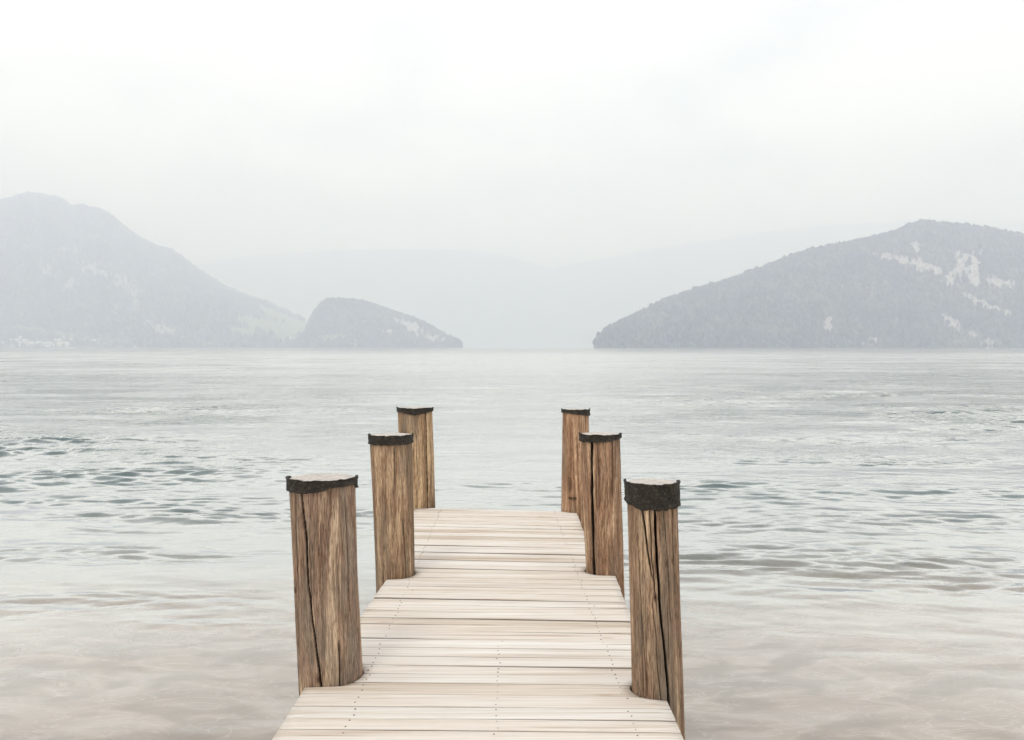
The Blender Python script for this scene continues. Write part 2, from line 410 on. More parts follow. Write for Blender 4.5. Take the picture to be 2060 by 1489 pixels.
HILLS = {}
def hill(name, prof, Ds, Dr, nu, nt_, seed, rock=(), meadow=(), ntrees=0, tree_h=(16, 28), rough=0.10, expo=1.35, back=0.35, rockamt=1.0):
    prof = np.array(prof, float)
    px = np.linspace(prof[0, 0], prof[-1, 0], nu)
    py = np.interp(px, prof[:, 0], prof[:, 1])
    ds = np.interp(px, prof[:, 0], Ds) if np.ndim(Ds) else np.full(nu, float(Ds))
    dr = np.interp(px, prof[:, 0], Dr) if np.ndim(Dr) else np.full(nu, float(Dr))
    tt = np.concatenate([np.linspace(0, 1, nt_), 1 + np.linspace(0, 1, 14)[1:]])
    T, PX = np.meshgrid(tt, px, indexing='ij')
    tf = np.clip(T, 0, 1); tb = np.clip(T - 1, 0, 1)
    lowf = np.clip((HY - py) / 60.0, 0.12, 1)[None, :]               # where the ridge is low the slope is short too
    D0 = ds[None, :]; D1 = D0 + (dr - ds)[None, :] * lowf
    D = D0 + (D1 - D0) * tf + tb * back * (D1 - D0) * 3
    top = ((HY - py)[None, :] / FX) * D1 + EYE * np.clip((HY - py) / 3.0, 0, 1)[None, :]
    n = fbm(PX / 46.0, T * 2.2 + PX / 160.0, 5, seed) - 0.5
    gul = np.abs(fbm(PX / 26.0 + T * 0.8, T * 1.1, 4, seed + 5) - 0.5)
    sh = 1 - (1 - tf) ** expo
    Z = top * (sh + rough * np.sin(np.pi * tf) * (n * 2.0 - gul * 1.4)) * (1 - tb ** 1.2) - 3.0 * (1 - tf) ** 8 - 12 * tb
    X = (PX - CX) / FX * D
    PYv = HY - (Z - EYE) / D * FX
    rk = np.zeros_like(Z); md = np.zeros_like(Z)
    edge = 0.5 * fbm(PX / 9.0, PYv / 7.0, 4, seed + 20) + 0.5 * fbm(PX / 3.2, PYv / 5.5, 3, seed + 21)
    for e in rock:
        r = rot_ellipse(PX, PYv, e); rk = np.maximum(rk, np.clip((1.42 - r + (edge - 0.5) * 4.2) * 2.4, 0, 1) * (r < 1.9))
    for e in meadow:
        r = rot_ellipse(PX, PYv, e); md = np.maximum(md, np.clip((1.2 - r + (edge - 0.5) * 1.5) * 3.0, 0, 1))
    rk *= (T <= 1) * rockamt
    V = np.stack([X, D, Z], -1).reshape(-1, 3)
    F = grid_faces(len(tt), nu)
    o = mesh_obj(name, V, F, M_HILL, None, True, {'rock': rk.ravel(), 'meadow': md.ravel()})
    tag(o, kind='structure')
    HILLS[name] = (X, D, Z, PX, PYv, nt_)
    if ntrees:
        rng = np.random.default_rng(seed + 100)
        n_ = ntrees * 2
        wu = np.interp(px, px, np.clip((HY - py), 4, 400)); cdf = np.cumsum(wu); cdf /= cdf[-1]
        ui = np.interp(rng.random(n_), cdf, np.arange(nu)); ti = rng.random(n_) ** 0.9 * (nt_ + 1.0)
        rid = rng.random(n_) < 0.10; ti[rid] = nt_ - 1 - rng.random(rid.sum()) * 2.0
        ti = np.clip(ti, 0, nt_ + 2.0); ui = np.clip(ui, 0, nu - 1.01)
        a = ti.astype(int); c = ui.astype(int); fa = ti - a; fc = ui - c
        def smp(G): return (G[a, c] * (1 - fc) + G[a, c + 1] * fc) * (1 - fa) + (G[a + 1, c] * (1 - fc) + G[a + 1, c + 1] * fc) * fa
        x, y, z, r_, m_ = smp(X), smp(D), smp(Z), smp(rk), smp(md)
        keep = (rng.random(n_) > r_ * 1.15) & (rng.random(n_) > m_ * 1.02) & (z > 2.0)
        idx = np.where(keep)[0][:ntrees]
        x, y, z = x[idx], y[idx], z[idx]; k = len(idx)
        h = rng.uniform(tree_h[0], tree_h[1], k) * np.where(rng.random(k) < 0.1, 1.35, 1.0)
        rr = h * rng.uniform(0.24, 0.48, k); conif = rng.random(k) < 0.35
        rr = np.where(conif, rr * 0.62, rr)
        # crown: 3 rings of 6 and an apex
        ang = np.arange(6) * math.pi / 3
        rings = [(0.02, 0.55), (0.38, 1.0), (0.75, 0.66)]
        Vt = []
        for zf, rf in rings:
            jr = rr[:, None] * rf * rng.uniform(0.75, 1.25, (k, 6)); zf_ = np.where(conif, zf * 0.75, zf)
            aa = ang[None, :] + rng.uniform(0, 1, (k, 1))
            Vt.append(np.stack([x[:, None] + jr * np.cos(aa), y[:, None] + jr * np.sin(aa),
                                (z + h * zf_ - 1.0)[:, None] + h[:, None] * rng.uniform(-0.05, 0.05, (k, 6))], -1))
        ap = np.stack([x, y, z + h - 1.0], -1)[:, None, :]
        Vt = np.concatenate(Vt + [ap], 1)
        base = (np.arange(k) * 19)[:, None, None]
        fs = []
        for q in range(2):
            for i in range(6):
                j = (i + 1) % 6
                fs.append((q * 6 + i, q * 6 + j, (q + 1) * 6 + j)); fs.append((q * 6 + i, (q + 1) * 6 + j, (q + 1) * 6 + i))
        for i in range(6): fs.append((12 + i, 12 + (i + 1) % 6, 18))
        Ft = (np.array(fs)[None] + base).reshape(-1, 3)
        f = mesh_obj('forest', Vt.reshape(-1, 3), Ft, M_FOREST, None, False, {'tone': np.repeat(rng.random(k), 19)})
        return o, f
    return o, None

_, f1 = hill('mountain', [(-420, 470), (-200, 430), (0, 408), (30, 402), (55, 393), (80, 397), (110, 402), (130, 407), (141, 419), (152, 421), (163, 417), (178, 422), (200, 427), (218, 434), (228, 443), (240, 452), (262, 470), (288, 487), (312, 498), (345, 508), (370, 525), (400, 548), (430, 566), (460, 584), (490, 597), (515, 605), (545, 614), (562, 624), (578, 628), (592, 638), (607, 642), (622, 651), (660, 668), (700, 680), (760, 692), (830, 700)],
    6500, 10000, 620, 110, 3,
    rock=[(95, 547, 20, 9, 20), (120, 503, 10, 8, 0), (152, 505, 9, 7, 0), (188, 540, 34, 12, 10), (212, 552, 20, 8, 20), (252, 570, 34, 13, 25), (273, 592, 6, 22, 0), (235, 622, 8, 8, 30), (325, 660, 30, 9, 15), (140, 572, 10, 12, 20)],
    meadow=[(560, 638, 55, 9, 22), (530, 655, 50, 13, 12), (590, 662, 50, 18, 0), (490, 668, 30, 8, 10), (575, 682, 32, 5, 0), (66, 664, 46, 5, 8), (130, 674, 60, 4, 10), (180, 684, 50, 3, 5), (40, 690, 30, 5, 0), (100, 692, 60, 6, 0), (400, 690, 60, 2, 0)],
    ntrees=30000, tree_h=(26, 46), rockamt=0.7)
tag(f1, 'dense forest covering the tall hazy mountain on the left shore', 'forest', kind='stuff')
_, f2 = hill('headland', [(560, 700), (600, 688), (616, 668), (622, 648), (632, 631), (645, 615), (660, 607), (680, 606), (700, 607), (730, 611), (760, 620), (800, 634), (840, 647), (860, 657), (880, 668), (900, 680), (918, 687), (927, 693), (931, 700)],
    6500, 7100, 260, 60, 8, rock=[(828, 660, 30, 9, 22), (862, 680, 26, 7, 12), (805, 648, 10, 6, 20), (780, 668, 8, 5, 0)],
    meadow=[(670, 679, 44, 6, -3), (720, 686, 30, 3, 3), (655, 682, 20, 5, 0), (712, 694, 10, 4, 0), (740, 650, 20, 4, 0)], ntrees=7000, tree_h=(20, 34))
tag(f2, 'forest on the small rounded headland at the tip of the left shore', 'forest', kind='stuff')
_, f3 = hill('hill', [(1196, 700), (1198, 693), (1204, 681), (1225, 663), (1260, 646), (1300, 627), (1340, 606), (1380, 594), (1420, 581), (1460, 571), (1500, 556), (1540, 541), (1580, 525), (1620, 512), (1660, 503), (1700, 496), (1750, 485), (1790, 475), (1822, 462), (1848, 453), (1870, 452), (1900, 456), (1950, 461), (2000, 468), (2060, 480), (2300, 540), (2600, 660)],
    4300, 5600, 620, 100, 14,
    rock=[(1788, 519, 24, 7, 8), (1824, 527, 24, 11, 5), (1866, 541, 34, 8, 15), (1842, 500, 8, 10, -30), (1940, 525, 20, 17, -20), (1925, 552, 36, 13, -25), (1915, 572, 22, 8, 10), (2005, 572, 34, 10, 12), (1975, 612, 36, 6, 28), (2010, 625, 20, 6, 20), (1918, 655, 24, 8, 40), (1962, 678, 22, 5, 35), (1985, 690, 14, 6, 0), (1667, 652, 7, 13, -20), (1755, 684, 13, 6, -15), (1960, 545, 10, 30, 10)],
    ntrees=26000, tree_h=(18, 34))
tag(f3, 'dark forest covering the long wooded hill on the right shore', 'forest', kind='stuff')
hill('far_mountain', [(-700, 470), (-200, 500), (200, 540), (400, 532), (520, 512), (640, 505), (760, 502), (900, 502), (985, 508), (1040, 520), (1090, 534), (1150, 556), (1260, 600), (1400, 660), (1500, 700)], 17400, 19000, 220, 40, 31, rough=0.14)
hill('distant_ridge', [(860, 640), (980, 586), (1060, 556), (1130, 536), (1180, 526), (1240, 516), (1330, 498), (1430, 484), (1560, 462), (1700, 450), (1900, 440), (2300, 450), (2800, 520)], 17300, 18800, 220, 40, 44, rough=0.14)
hill('far_shore', [(700, 690), (820, 668), (900, 655), (960, 640), (1020, 636), (1080, 646), (1160, 662), (1230, 672), (1330, 690)], 15500, 16500, 120, 30, 52, rough=0.14)

def on_hill(name, px, py):
    X, D, Z, PX, PY, n = HILLS[name]
    e = (PX[:n] - px) ** 2 + (PY[:n] - py) ** 2 * 4
    i = np.unravel_index(np.argmin(e), e.shape)
    return X[i], D[i], Z[i]

# ------------------------------------------------------------------ village and boats on the far shore
M_WALLW = simple('white_render_wall', (0.80, 0.79, 0.76), 0.8, 0.06, 0.3)
M_WALLC = simple('cream_render_wall', (0.74, 0.70, 0.60), 0.8, 0.06, 0.3)
M_WALLP = simple('pink_render_wall', (0.66, 0.50, 0.44), 0.8, 0.06, 0.3)
M_ROOFR = simple('red_tile_roof', (0.30, 0.15, 0.11), 0.85, 0.2, 0.8)
M_ROOFG = simple('grey_slate_roof', (0.30, 0.29, 0.29), 0.8, 0.2, 0.8)
M_WIN = simple('dark_window', (0.06, 0.07, 0.08), 0.25, 0.2, 2)
M_BOAT = simple('white_boat_paint', (0.82, 0.83, 0.83), 0.4, 0.04, 1)
M_BOATW = simple('boat_window', (0.08, 0.09, 0.11), 0.2, 0.1, 1)

def house(loc, w_, d_, h_, wall, roof, rh, label, group, name='house', cat='house', nwin=(3, 2), rz=0.0, flat=False):
    r = empty(name, loc, rz); tag(r, label, cat, group)
    v, f = box_vf(-w_ / 2, w_ / 2, -d_ / 2, d_ / 2, -6, h_); mesh_obj('wall', v, f, wall, r)
    ov = 0.6
    if flat:
        v, f = box_vf(-w_ / 2 - .3, w_ / 2 + .3, -d_ / 2 - .3, d_ / 2 + .3, h_ + .003, h_ + 0.8)
    else:
        x0, x1, y0, y1 = -w_ / 2 - ov, w_ / 2 + ov, -d_ / 2 - ov, d_ / 2 + ov
        z0 = h_ + .003
        ins = min(w_, d_) * 0.3
        v = [(x0, y0, z0), (x1, y0, z0), (x1, y1, z0), (x0, y1, z0), (x0 + ins, 0, z0 + rh), (x1 - ins, 0, z0 + rh)]
        f = [(0, 3, 2, 1), (0, 1, 5, 4), (1, 2, 5), (2, 3, 4, 5), (3, 0, 4)]
    mesh_obj('roof', v, f, roof, r)
    nx, nz = nwin
    for i in range(nx):
        for j in range(nz):
            cx = -w_ / 2 + (i + 0.5) * w_ / nx; cz = h_ * (j + 0.55) / nz
            ww = min(1.6, w_ / nx * 0.4); wh = min(1.9, h_ / nz * 0.5)
            v, f = box_vf(cx - ww / 2, cx + ww / 2, -d_ / 2 - 0.08, -d_ / 2 + 0.3, cz - wh / 2, cz + wh / 2)
            mesh_obj('window', v, f, M_WIN, r)
    return r

def shore(hn, px, py):
    x, y, z = on_hill(hn, px, py); return (float(x), float(y), float(max(z, 1.5)))

G1 = 'houses of the lakeside village at the far left'
L_W = 'small white house with a grey roof in the village at the far left shore'
L_C = 'small cream house with a red roof in the village at the far left shore'
rng = random.Random(3)
town = [(36, 697, 15, 'c'), (50, 695, 12, 'w'), (63, 693, 13, 'w'), (34, 687, 12, 'c'), (44, 690, 14, 'w'), (57, 688, 9, 'c'), (72, 695, 12, 'w'), (84, 694, 13, 'c'), (96, 696, 12, 'w'),
        (107, 695, 10, 'w'), (78, 690, 9, 'w'), (91, 690, 8, 'w'), (50, 683, 9, 'w'), (40, 681, 8, 'w'), (33, 676, 7, 'w'), (100, 690, 9, 'w'), (12, 694, 13, 'w'), (18, 686, 10, 'c'), (4, 690, 9, 'w'), (24, 697, 12, 'w'),
        (120, 683, 8, 'w'), (132, 682, 7, 'w'), (141, 684, 8, 'w'), (152, 682, 9, 'w'), (163, 683, 7, 'w'), (112, 686, 7, 'c')]
for px, py, wp, k in town:
    loc = shore('mountain', px, py); s = loc[1] / FX
    house(loc, wp * s * rng.uniform(0.75, 1.0), 14, rng.uniform(2.6, 4.4) * s, M_WALLW if k == 'w' else M_WALLC, M_ROOFG if k == 'w' else M_ROOFR, rng.uniform(2.0, 4), L_W if k == 'w' else L_C,
          G1 if k == 'w' else 'cream houses of the lakeside village at the far left', nwin=(3, 2))
G2 = 'scattered houses east of the village'
for px, py, wp in [(180, 690, 8), (190, 688, 7), (201, 691, 8), (209, 693, 6), (197, 686, 6), (203, 698, 7), (236, 695, 5), (246, 697, 5)]:
    loc = shore('mountain', px, py); s = loc[1] / FX
    house(loc, wp * s, 12, 2.6 * s, M_WALLW, M_ROOFG, 3, 'small white house among trees between the village and the sailing boat', G2, nwin=(2, 1))
loc = shore('mountain', 128, 696); s = loc[1] / FX
house(loc, 24 * s, 20, 8.0 * s, M_WALLC, M_ROOFG, 5, 'large pale hotel with rows of windows, biggest building of the far left village', None, 'hotel', 'hotel', nwin=(9, 4))
G3 = 'white houses on the meadow below the headland'
for px, py, wp in [(584, 681, 7), (608, 683, 4), (616, 684, 5), (640, 686, 5), (664, 683, 6)]:
    hn = 'headland' if px > 600 else 'mountain'
    loc = shore(hn, px, py); s = loc[1] / FX
    house(loc, wp * s, 11, 2.4 * s, M_WALLW, M_ROOFG, 2.5, 'little white house on the meadow behind the two motor boats', G3, nwin=(2, 1))
loc = shore('mountain', 580, 690); s = loc[1] / FX
house(loc, 5 * s, 10, 2.6 * s, M_WALLW, M_ROOFG, 2.5, 'lone white lakeside house straight above the left motor boat', None, nwin=(2, 1))
loc = shore('headland', 682, 683); s = loc[1] / FX
house(loc, 17 * s, 16, 3.8 * s, M_WALLP, M_ROOFR, 4, 'large pinkish house with red roof on the meadow of the headland', None, nwin=(6, 2))
loc = shore('headland', 735, 689); s = loc[1] / FX
house(loc, 30 * s, 10, 1.2 * s, M_WALLW, M_ROOFG, 2, 'long low white shed at the foot of the headland', None, 'shed', 'shed', nwin=(8, 1), flat=True)
G4 = 'pale boathouses at the foot of the headland'
for px in (706, 711, 716):
    loc = shore('headland', px, 697.5); s = loc[1] / FX
    house(loc, 3.6 * s, 10, 2.2 * s, M_WALLC, M_ROOFR, 2, 'tiny pale boathouse at the waterline below the headland', G4, 'boathouse', 'boathouse', nwin=(1, 1))

def hull_vf(L, B, H, n=14):
    V = []; F = []
    for i in range(n):
        t = i / (n - 1.0); x = (t - 0.5) * L
        b_ = B / 2 * (1 - max(0, (t - 0.45) / 0.55) ** 2.2) * (0.85 + 0.15 * min(1, t * 5)); b_ = max(b_, 0.02)
        sheer = H * (1 + 0.25 * t * t)
        V += [(x, -b_, sheer), (x, -b_ * 0.8, 0.1), (x, 0, -0.4), (x, b_ * 0.8, 0.1), (x, b_, sheer)]
    for i in range(n - 1):
        for j in range(4):
            F.append((i * 5 + j, (i + 1) * 5 + j, (i + 1) * 5 + j + 1, i * 5 + j + 1))
        F.append((i * 5 + 4, (i + 1) * 5 + 4, (i + 1) * 5, i * 5))
    F.append((0, 1, 2, 3, 4)); F.append(tuple((n - 1) * 5 + j for j in (4, 3, 2, 1, 0)))
    return V, F
def boat(px, d, L, label, kind='motor', group=None, rz=0.0):
    name = {'motor': 'motor_boat', 'sail': 'sailing_boat', 'long': 'passenger_boat'}[kind]
    r = empty(name, (P2X(px, d), d, 0.0), rz); tag(r, label, 'boat', group)
    H = L * (0.13 if kind != 'long' else 0.05)
    v, f = hull_vf(L, L * 0.28 if kind != 'long' else L * 0.16, H); mesh_obj('hull', v, f, M_BOAT, r)
    if kind == 'sail':
        v, f = box_vf(-0.12, 0.12, -0.12, 0.12, H * 0.9, H + L * 1.35); mesh_obj('mast', v, f, M_BOAT, r)
        v = [(-0.2, -.03, H + 1.2), (-L * 0.42, -.03, H + 1.2), (-0.2, -.03, H + L * 1.3), (-0.2, .03, H + 1.2), (-L * 0.42, .03, H + 1.2), (-0.2, .03, H + L * 1.3)]
        mesh_obj('sail', v, [(0, 1, 2), (5, 4, 3), (0, 3, 4, 1), (1, 4, 5, 2), (2, 5, 3, 0)], M_BOAT, r)
    else:
        l, hgt = (L * 0.22, L * 0.13) if kind == 'motor' else (L * 0.38, L * 0.05)
        v, f = box_vf(-l, l * 0.7, -L * .07, L * .07, H * 0.8, H + hgt)
        c = mesh_obj('cabin', v, f, M_BOAT, r)
        v, f = box_vf(-l * 0.9, l * 0.6, -L * .071 - .02, L * .071 + .02, H + hgt * 0.45, H + hgt * 0.8)
        mesh_obj('window', v, f, M_BOATW, c)
    return r
boat(270.5, 5300, 13, 'small white sailing boat close to the left shore', 'sail')
boat(577, 5000, 15, 'left one of two white motor boats below the meadow', 'motor')
boat(623, 5000, 14, 'right one of two white motor boats below the meadow', 'motor')
boat(141, 5350, 56, 'long white passenger boat lying in front of the pale hotel', 'long')
boat(184, 5350, 34, 'white passenger boat lying to the right of the hotel', 'long')
boat(286, 5300, 26, 'low white boat moored just right of the sailing boat', 'long')

# ------------------------------------------------------------------ posts
RA = np.random.default_rng(99)
POSTS = []
def post(pl, pr, pyb, tl, tr, top_z, bmat, cracks, band, label, seed, knots=(), stamp=False):
    """pl,pr,pyb: left, right and front-bottom of the post where it meets the deck; tl,tr: its sides under the band."""
    _, df = deck_at(0, pyb)
    r0 = (pr - pl) / 2 * df / FX; d = df + r0; r0 = (pr - pl) / 2 * d / FX
    xc = ((pl + pr) / 2 - CX) / FX * d
    r1 = (tr - tl) / 2 * d / FX; x1 = ((tl + tr) / 2 - CX) / FX * d
    H = top_z
    zb = -1.6                                                        # lake bed
    lean = (x1 - xc) / H; taper = (r1 - r0) / H
    root = empty('mooring_post', (xc, d, DECK))
    tag(root, label, 'post', 'wooden posts along the pier')
    na, nz = 540, 230
    zs = np.concatenate([np.linspace(zb - DECK, -0.05, 40, endpoint=False), np.linspace(-0.05, H - 0.004, nz - 40)])
    th = np.arange(na) / na * 2 * math.pi - math.pi                  # 0 faces the camera (-Y)
    Zg, Tg = np.meshgrid(zs, th, indexing='ij')
    base = r0 + taper * Zg
    lump = (fbm(np.cos(Tg) * 1.6 + 5, np.sin(Tg) * 1.6 + Zg * 1.3, 3, seed) - 0.5) * 0.05 * r0 * 2.2
    lump += (fbm(np.cos(Tg) * 9, np.sin(Tg) * 9 + Zg * 0.25, 3, seed + 3) - 0.5) * 0.006
    lump += (fbm(np.cos(Tg) * 30, np.sin(Tg) * 30 + Zg * 0.8, 3, seed + 6) - 0.5) * 0.003
    dep = np.zeros_like(Zg)
    hf = Zg / H                                                      # 1 top, 0 deck
    allc = list(cracks)
    rr = random.Random(seed)
    for _ in range(16):                                              # hair cracks
        u = rr.uniform(-1, 1) * 180
        z0 = rr.uniform(-0.3, 0.9); allc.append((u, u + rr.uniform(-5, 5), z0, z0 + rr.uniform(0.08, 0.5), rr.uniform(0.0010, 0.0022), rr.uniform(0.004, 0.010)))
    for k_, (a0, a1, z0, z1, wd, dp) in enumerate(allc):
        # a0 at the lower end z0, a1 at the upper end z1 (degrees, heights as a share of H)
        t = (hf - z0) / (z1 - z0)
        cen = np.radians(a0 + (a1 - a0) * t) + (fbm(Zg * 4.0, Zg * 0 + k_ * 3.7, 4, seed + 9) - 0.5) * 0.16 * min(1, (z1 - z0) * 1.5)
        dd = np.abs((Tg - cen + math.pi) % (2 * math.pi) - math.pi) * r0
        env = np.clip(np.minimum(t, 1 - t) * 9, 0, 1) if wd < 0.003 else np.clip(np.minimum(t * 6, (1 - t) * 14 if z1 < 1 else 1), 0, 1)
        wloc = wd * (0.6 + 0.8 * fbm(Zg * 7.0, Zg * 0 + k_ * 1.7, 3, seed + 2)) * env + 1e-5
        g = np.clip(1.25 - dd / wloc, 0, 1) * (env > 0.02)
        dep = np.maximum(dep, g * dp)
    knot = np.zeros_like(Zg)
    for (ka, kz, ks) in knots:
        rk = np.sqrt((((Tg - math.radians(ka)) * r0) / ks) ** 2 + ((Zg - kz * H) / (ks * 1.6)) ** 2)
        knot = np.maximum(knot, np.clip(1.2 - rk, 0, 1)); lump -= 0.004 * np.exp(-rk ** 2) * np.cos(rk * 6)
    R = base + lump - dep
    X = lean * Zg + R * np.sin(Tg); Y = -R * np.cos(Tg)
    V = np.stack([X, Y, Zg], -1).reshape(-1, 3)
    F = list(map(tuple, grid_faces(len(zs), na, True)))
    F.append(tuple((len(zs) - 1) * na + i for i in range(na)))
    ca = np.clip(dep / 0.009, 0, 1)
    tr_o = mesh_obj('trunk', V, F, bmat, root, True, {'crack': ca.ravel(), 'knot': knot.ravel()})
    # pale end disc
    rt = r0 + taper * H
    n = 96; a = np.arange(n) / n * 2 * math.pi
    rim = rt * (1 + 0.02 * np.sin(3 * a + seed)) - 0.001
    V = [(lean * H, 0, H + 0.006)]
    for q, zf in ((0.5, 0.0058), (0.97, 0.005), (1.0, 0.003), (1.0, -0.0035)):
        V += [(lean * H + rim[i] * q * math.sin(a[i]), -rim[i] * q * math.cos(a[i]), H + zf + 0.0015 * math.sin(i * 1.7 + q * 9)) for i in range(n)]
    F = [(0, 1 + i, 1 + (i + 1) % n) for i in range(n)]
    for k_ in range(3):
        F += [(1 + k_ * n + i, 1 + (k_ + 1) * n + i, 1 + (k_ + 1) * n + (i + 1) % n, 1 + k_ * n + (i + 1) % n) for i in range(n)]
    mesh_obj('end_cap', V, F, M_CAP, root, True)
    # dark band: outline of its lower edge given by (angle, drop) pairs
    n = 260; a = np.arange(n) / n * 2 * math.pi - math.pi
    ba = np.array([b_[0] for b_ in band[1]]); bd = np.array([b_[1] for b_ in band[1]])
    drop = np.interp(np.degrees(a), ba, bd)
    drop = drop * (1 + 0.22 * (fbm(np.cos(a) * 7, np.sin(a) * 7, 4, seed + 30) - 0.5)) + 0.004 * (fbm(np.cos(a) * 30, np.sin(a) * 30, 3, seed + 31) - 0.5)
    upper = 0.013 + 0.012 * (fbm(np.cos(a) * 6, np.sin(a) * 6, 4, seed + 33) - 0.5) + band[0] * np.clip(np.abs(np.sin(a)) - 0.9, 0, 1) * 0.012
    upper = np.where(np.abs(a) > 1.75, -0.006, upper)
    rb = rt + 0.004
    rows = [(upper * 0 - 0.004, -0.002), (upper, -0.001), (upper, 0.007)]
    nzb = 14
    for k_ in range(nzb):
        f_ = k_ / (nzb - 1.0)
        rows.append((upper * (1 - f_) - drop * f_, 0.008 + 0.0045 * (fbm(np.cos(a) * 12 + f_ * 3, np.sin(a) * 12 + f_ * 4, 4, seed + 40) - 0.5) * 2 + 0.004 * (k_ == 0) - 0.001 * f_ + 0.004 * (f_ > 0.85)))
    rows.append((-drop - 0.001, -0.003)); 
    Vb = []
    for zz_, ro in rows:
        zr = H + zz_; rr_ = rb + ro + (r0 + taper * zr - rt)
        lf = (fbm(np.cos(a) * 1.6 + 5, np.sin(a) * 1.6 + zr * 1.3, 3, seed) - 0.5) * 0.05 * r0 * 2.2
        rr_ = rr_ + lf
        Vb.append(np.stack([lean * zr + rr_ * np.sin(a), -rr_ * np.cos(a), zr + 0 * a], -1))
    Vb = np.array(Vb); nr = len(rows)
    mesh_obj('band', Vb.reshape(-1, 3), grid_faces(nr, n, True)[:, ::-1].copy(), M_BAND, root, True)
    if stamp:
        parts = []
        def stroke(x0, z0, x1_, z1, wd=0.003):
            for q in range(5):
                f0, f1_ = q / 5, (q + 1) / 5
                xa, xb_ = x0 + (x1_ - x0) * f0, x0 + (x1_ - x0) * f1_; za_, zb_ = z0 + (z1 - z0) * f0, z0 + (z1 - z0) * f1_
                mxx = (xa + xb_) / 2; yy = -math.sqrt(max(r0 * r0 - mxx * mxx, 1e-4)) - 0.002
                parts.append(box_vf(min(xa, xb_) - wd / 2, max(xa, xb_) + wd / 2, yy - 0.001, yy + 0.012, min(za_, zb_) - wd / 2, max(za_, zb_) + wd / 2))
        ox, oz = -0.075, 0.135
        for q, sh_ in enumerate(('4', 'H', '1', '0')):
            x = ox + q * 0.019
            if sh_ == '4': stroke(x, oz, x + 0.012, oz); stroke(x + .009, oz - .012, x + .009, oz + .013); stroke(x, oz, x + .006, oz + .013)
            elif sh_ == 'H': stroke(x, oz - .012, x, oz + .012); stroke(x + .011, oz - .012, x + .011, oz + .012); stroke(x, oz, x + .011, oz)
            elif sh_ == '1': stroke(x + .004, oz - .012, x + .004, oz + .012)
            else:
                stroke(x, oz - .01, x, oz + .01); stroke(x + .01, oz - .01, x + .01, oz + .01); stroke(x, oz + .011, x + .01, oz + .011); stroke(x, oz - .011, x + .01, oz - .011)
        for q in range(7): stroke(ox, oz + 0.07 + q * 0.021, ox + 0.016, oz + 0.07 + q * 0.021, 0.004)
        v, f = join_vf(parts); mesh_obj('stamped_mark', v, f, M_STAMP, root)
    POSTS.append((xc, d, r0))
    return root

PM = lambda n, s, tan=(0.46, 0.345, 0.25), br=(0.27, 0.18, 0.13), gr=(0.26, 0.205, 0.16): post_material(n, *(tuple(q * k_ for q, k_ in zip(c_, (1.06, 1.08, 1.10))) for c_ in (tan, br, gr)), s)
post(602.5, 727, 1378, 584, 713, 0.957, PM('brown_post_wood_a', 1.0),
     [(-2, -30, -0.2, 1.05, 0.0055, 0.045), (-62, -68, -0.1, 0.98, 0.0035, 0.02), (-48, -45, 0.35, 1.02, 0.004, 0.012), (28, 30, -0.2, 0.22, 0.003, 0.015), (58, 50, 0.2, 0.95, 0.002, 0.010), (-78, -82, -0.2, 0.6, 0.004, 0.02)],
     (1.0, [(-180, 0.035), (-90, 0.045), (-60, 0.047), (-25, 0.047), (10, 0.040), (25, 0.022), (60, 0.020), (78, 0.022), (90, 0.045), (120, 0.03), (180, 0.035)]),
     'thickest post, front left, with a long dark crack down its front', 11, knots=[(-8, 0.03, 0.016), (-60, 0.45, 0.012)])
post(756, 834, 1163, 744, 829, 0.977, PM('brown_post_wood_b', 2.4, (0.42, 0.30, 0.2), (0.25, 0.16, 0.105), (0.21, 0.175, 0.12)),
     [(42, 36, -0.2, 0.45, 0.003, 0.02), (-30, -28, -0.2, 0.15, 0.003, 0.015), (84, 84, 0.1, 1.0, 0.003, 0.01)],
     (1.0, [(-180, 0.05), (-90, 0.052), (0, 0.054), (60, 0.05), (90, 0.045), (180, 0.05)]),
     'middle post of the left row, with an even dark band', 23)
post(806, 875, 1023, 800.5, 869.5, 0.985, PM('brown_post_wood_c', 4.1, (0.50, 0.36, 0.23), (0.28, 0.18, 0.11), (0.24, 0.18, 0.12)),
     [(42, 44, -0.2, 1.05, 0.006, 0.04), (64, 66, -0.2, 1.0, 0.004, 0.02), (10, 6, 0.3, 0.8, 0.002, 0.01)],
     (1.0, [(-180, 0.04), (-90, 0.030), (-40, 0.030), (-10, 0.050), (5, 0.055), (30, 0.045), (60, 0.03), (90, 0.02), (180, 0.04)]),
     'far left post at the pier end, partly hidden by the middle left post', 37, knots=[(-35, 0.745, 0.03)])
post(1272.5, 1374, 1406, 1262, 1362, 0.965, PM('brown_post_wood_d', 6.3, (0.44, 0.32, 0.22), (0.26, 0.17, 0.115), (0.24, 0.185, 0.13)),
     [(17, -8, -0.2, 0.93, 0.0055, 0.05), (-14, -45, 0.55, 1.05, 0.004, 0.03), (-35, -52, 0.0, 0.8, 0.002, 0.010), (2, -18, -0.1, 0.5, 0.0018, 0.008), (30, 12, 0.3, 1.0, 0.002, 0.010), (50, 42, 0.4, 1.0, 0.003, 0.012), (62, 66, 0.7, 1.05, 0.004, 0.02), (-8, -22, 0.4, 1.0, 0.0025, 0.012)],
     (1.0, [(-180, 0.09), (-90, 0.075), (-60, 0.092), (-20, 0.104), (10, 0.104), (45, 0.098), (90, 0.09), (180, 0.09)]),
     'slim leaning front right post with the widest black band and a slanting crack', 41, knots=[(20, 0.64, 0.011), (38, 0.65, 0.011), (-10, 0.48, 0.012)])
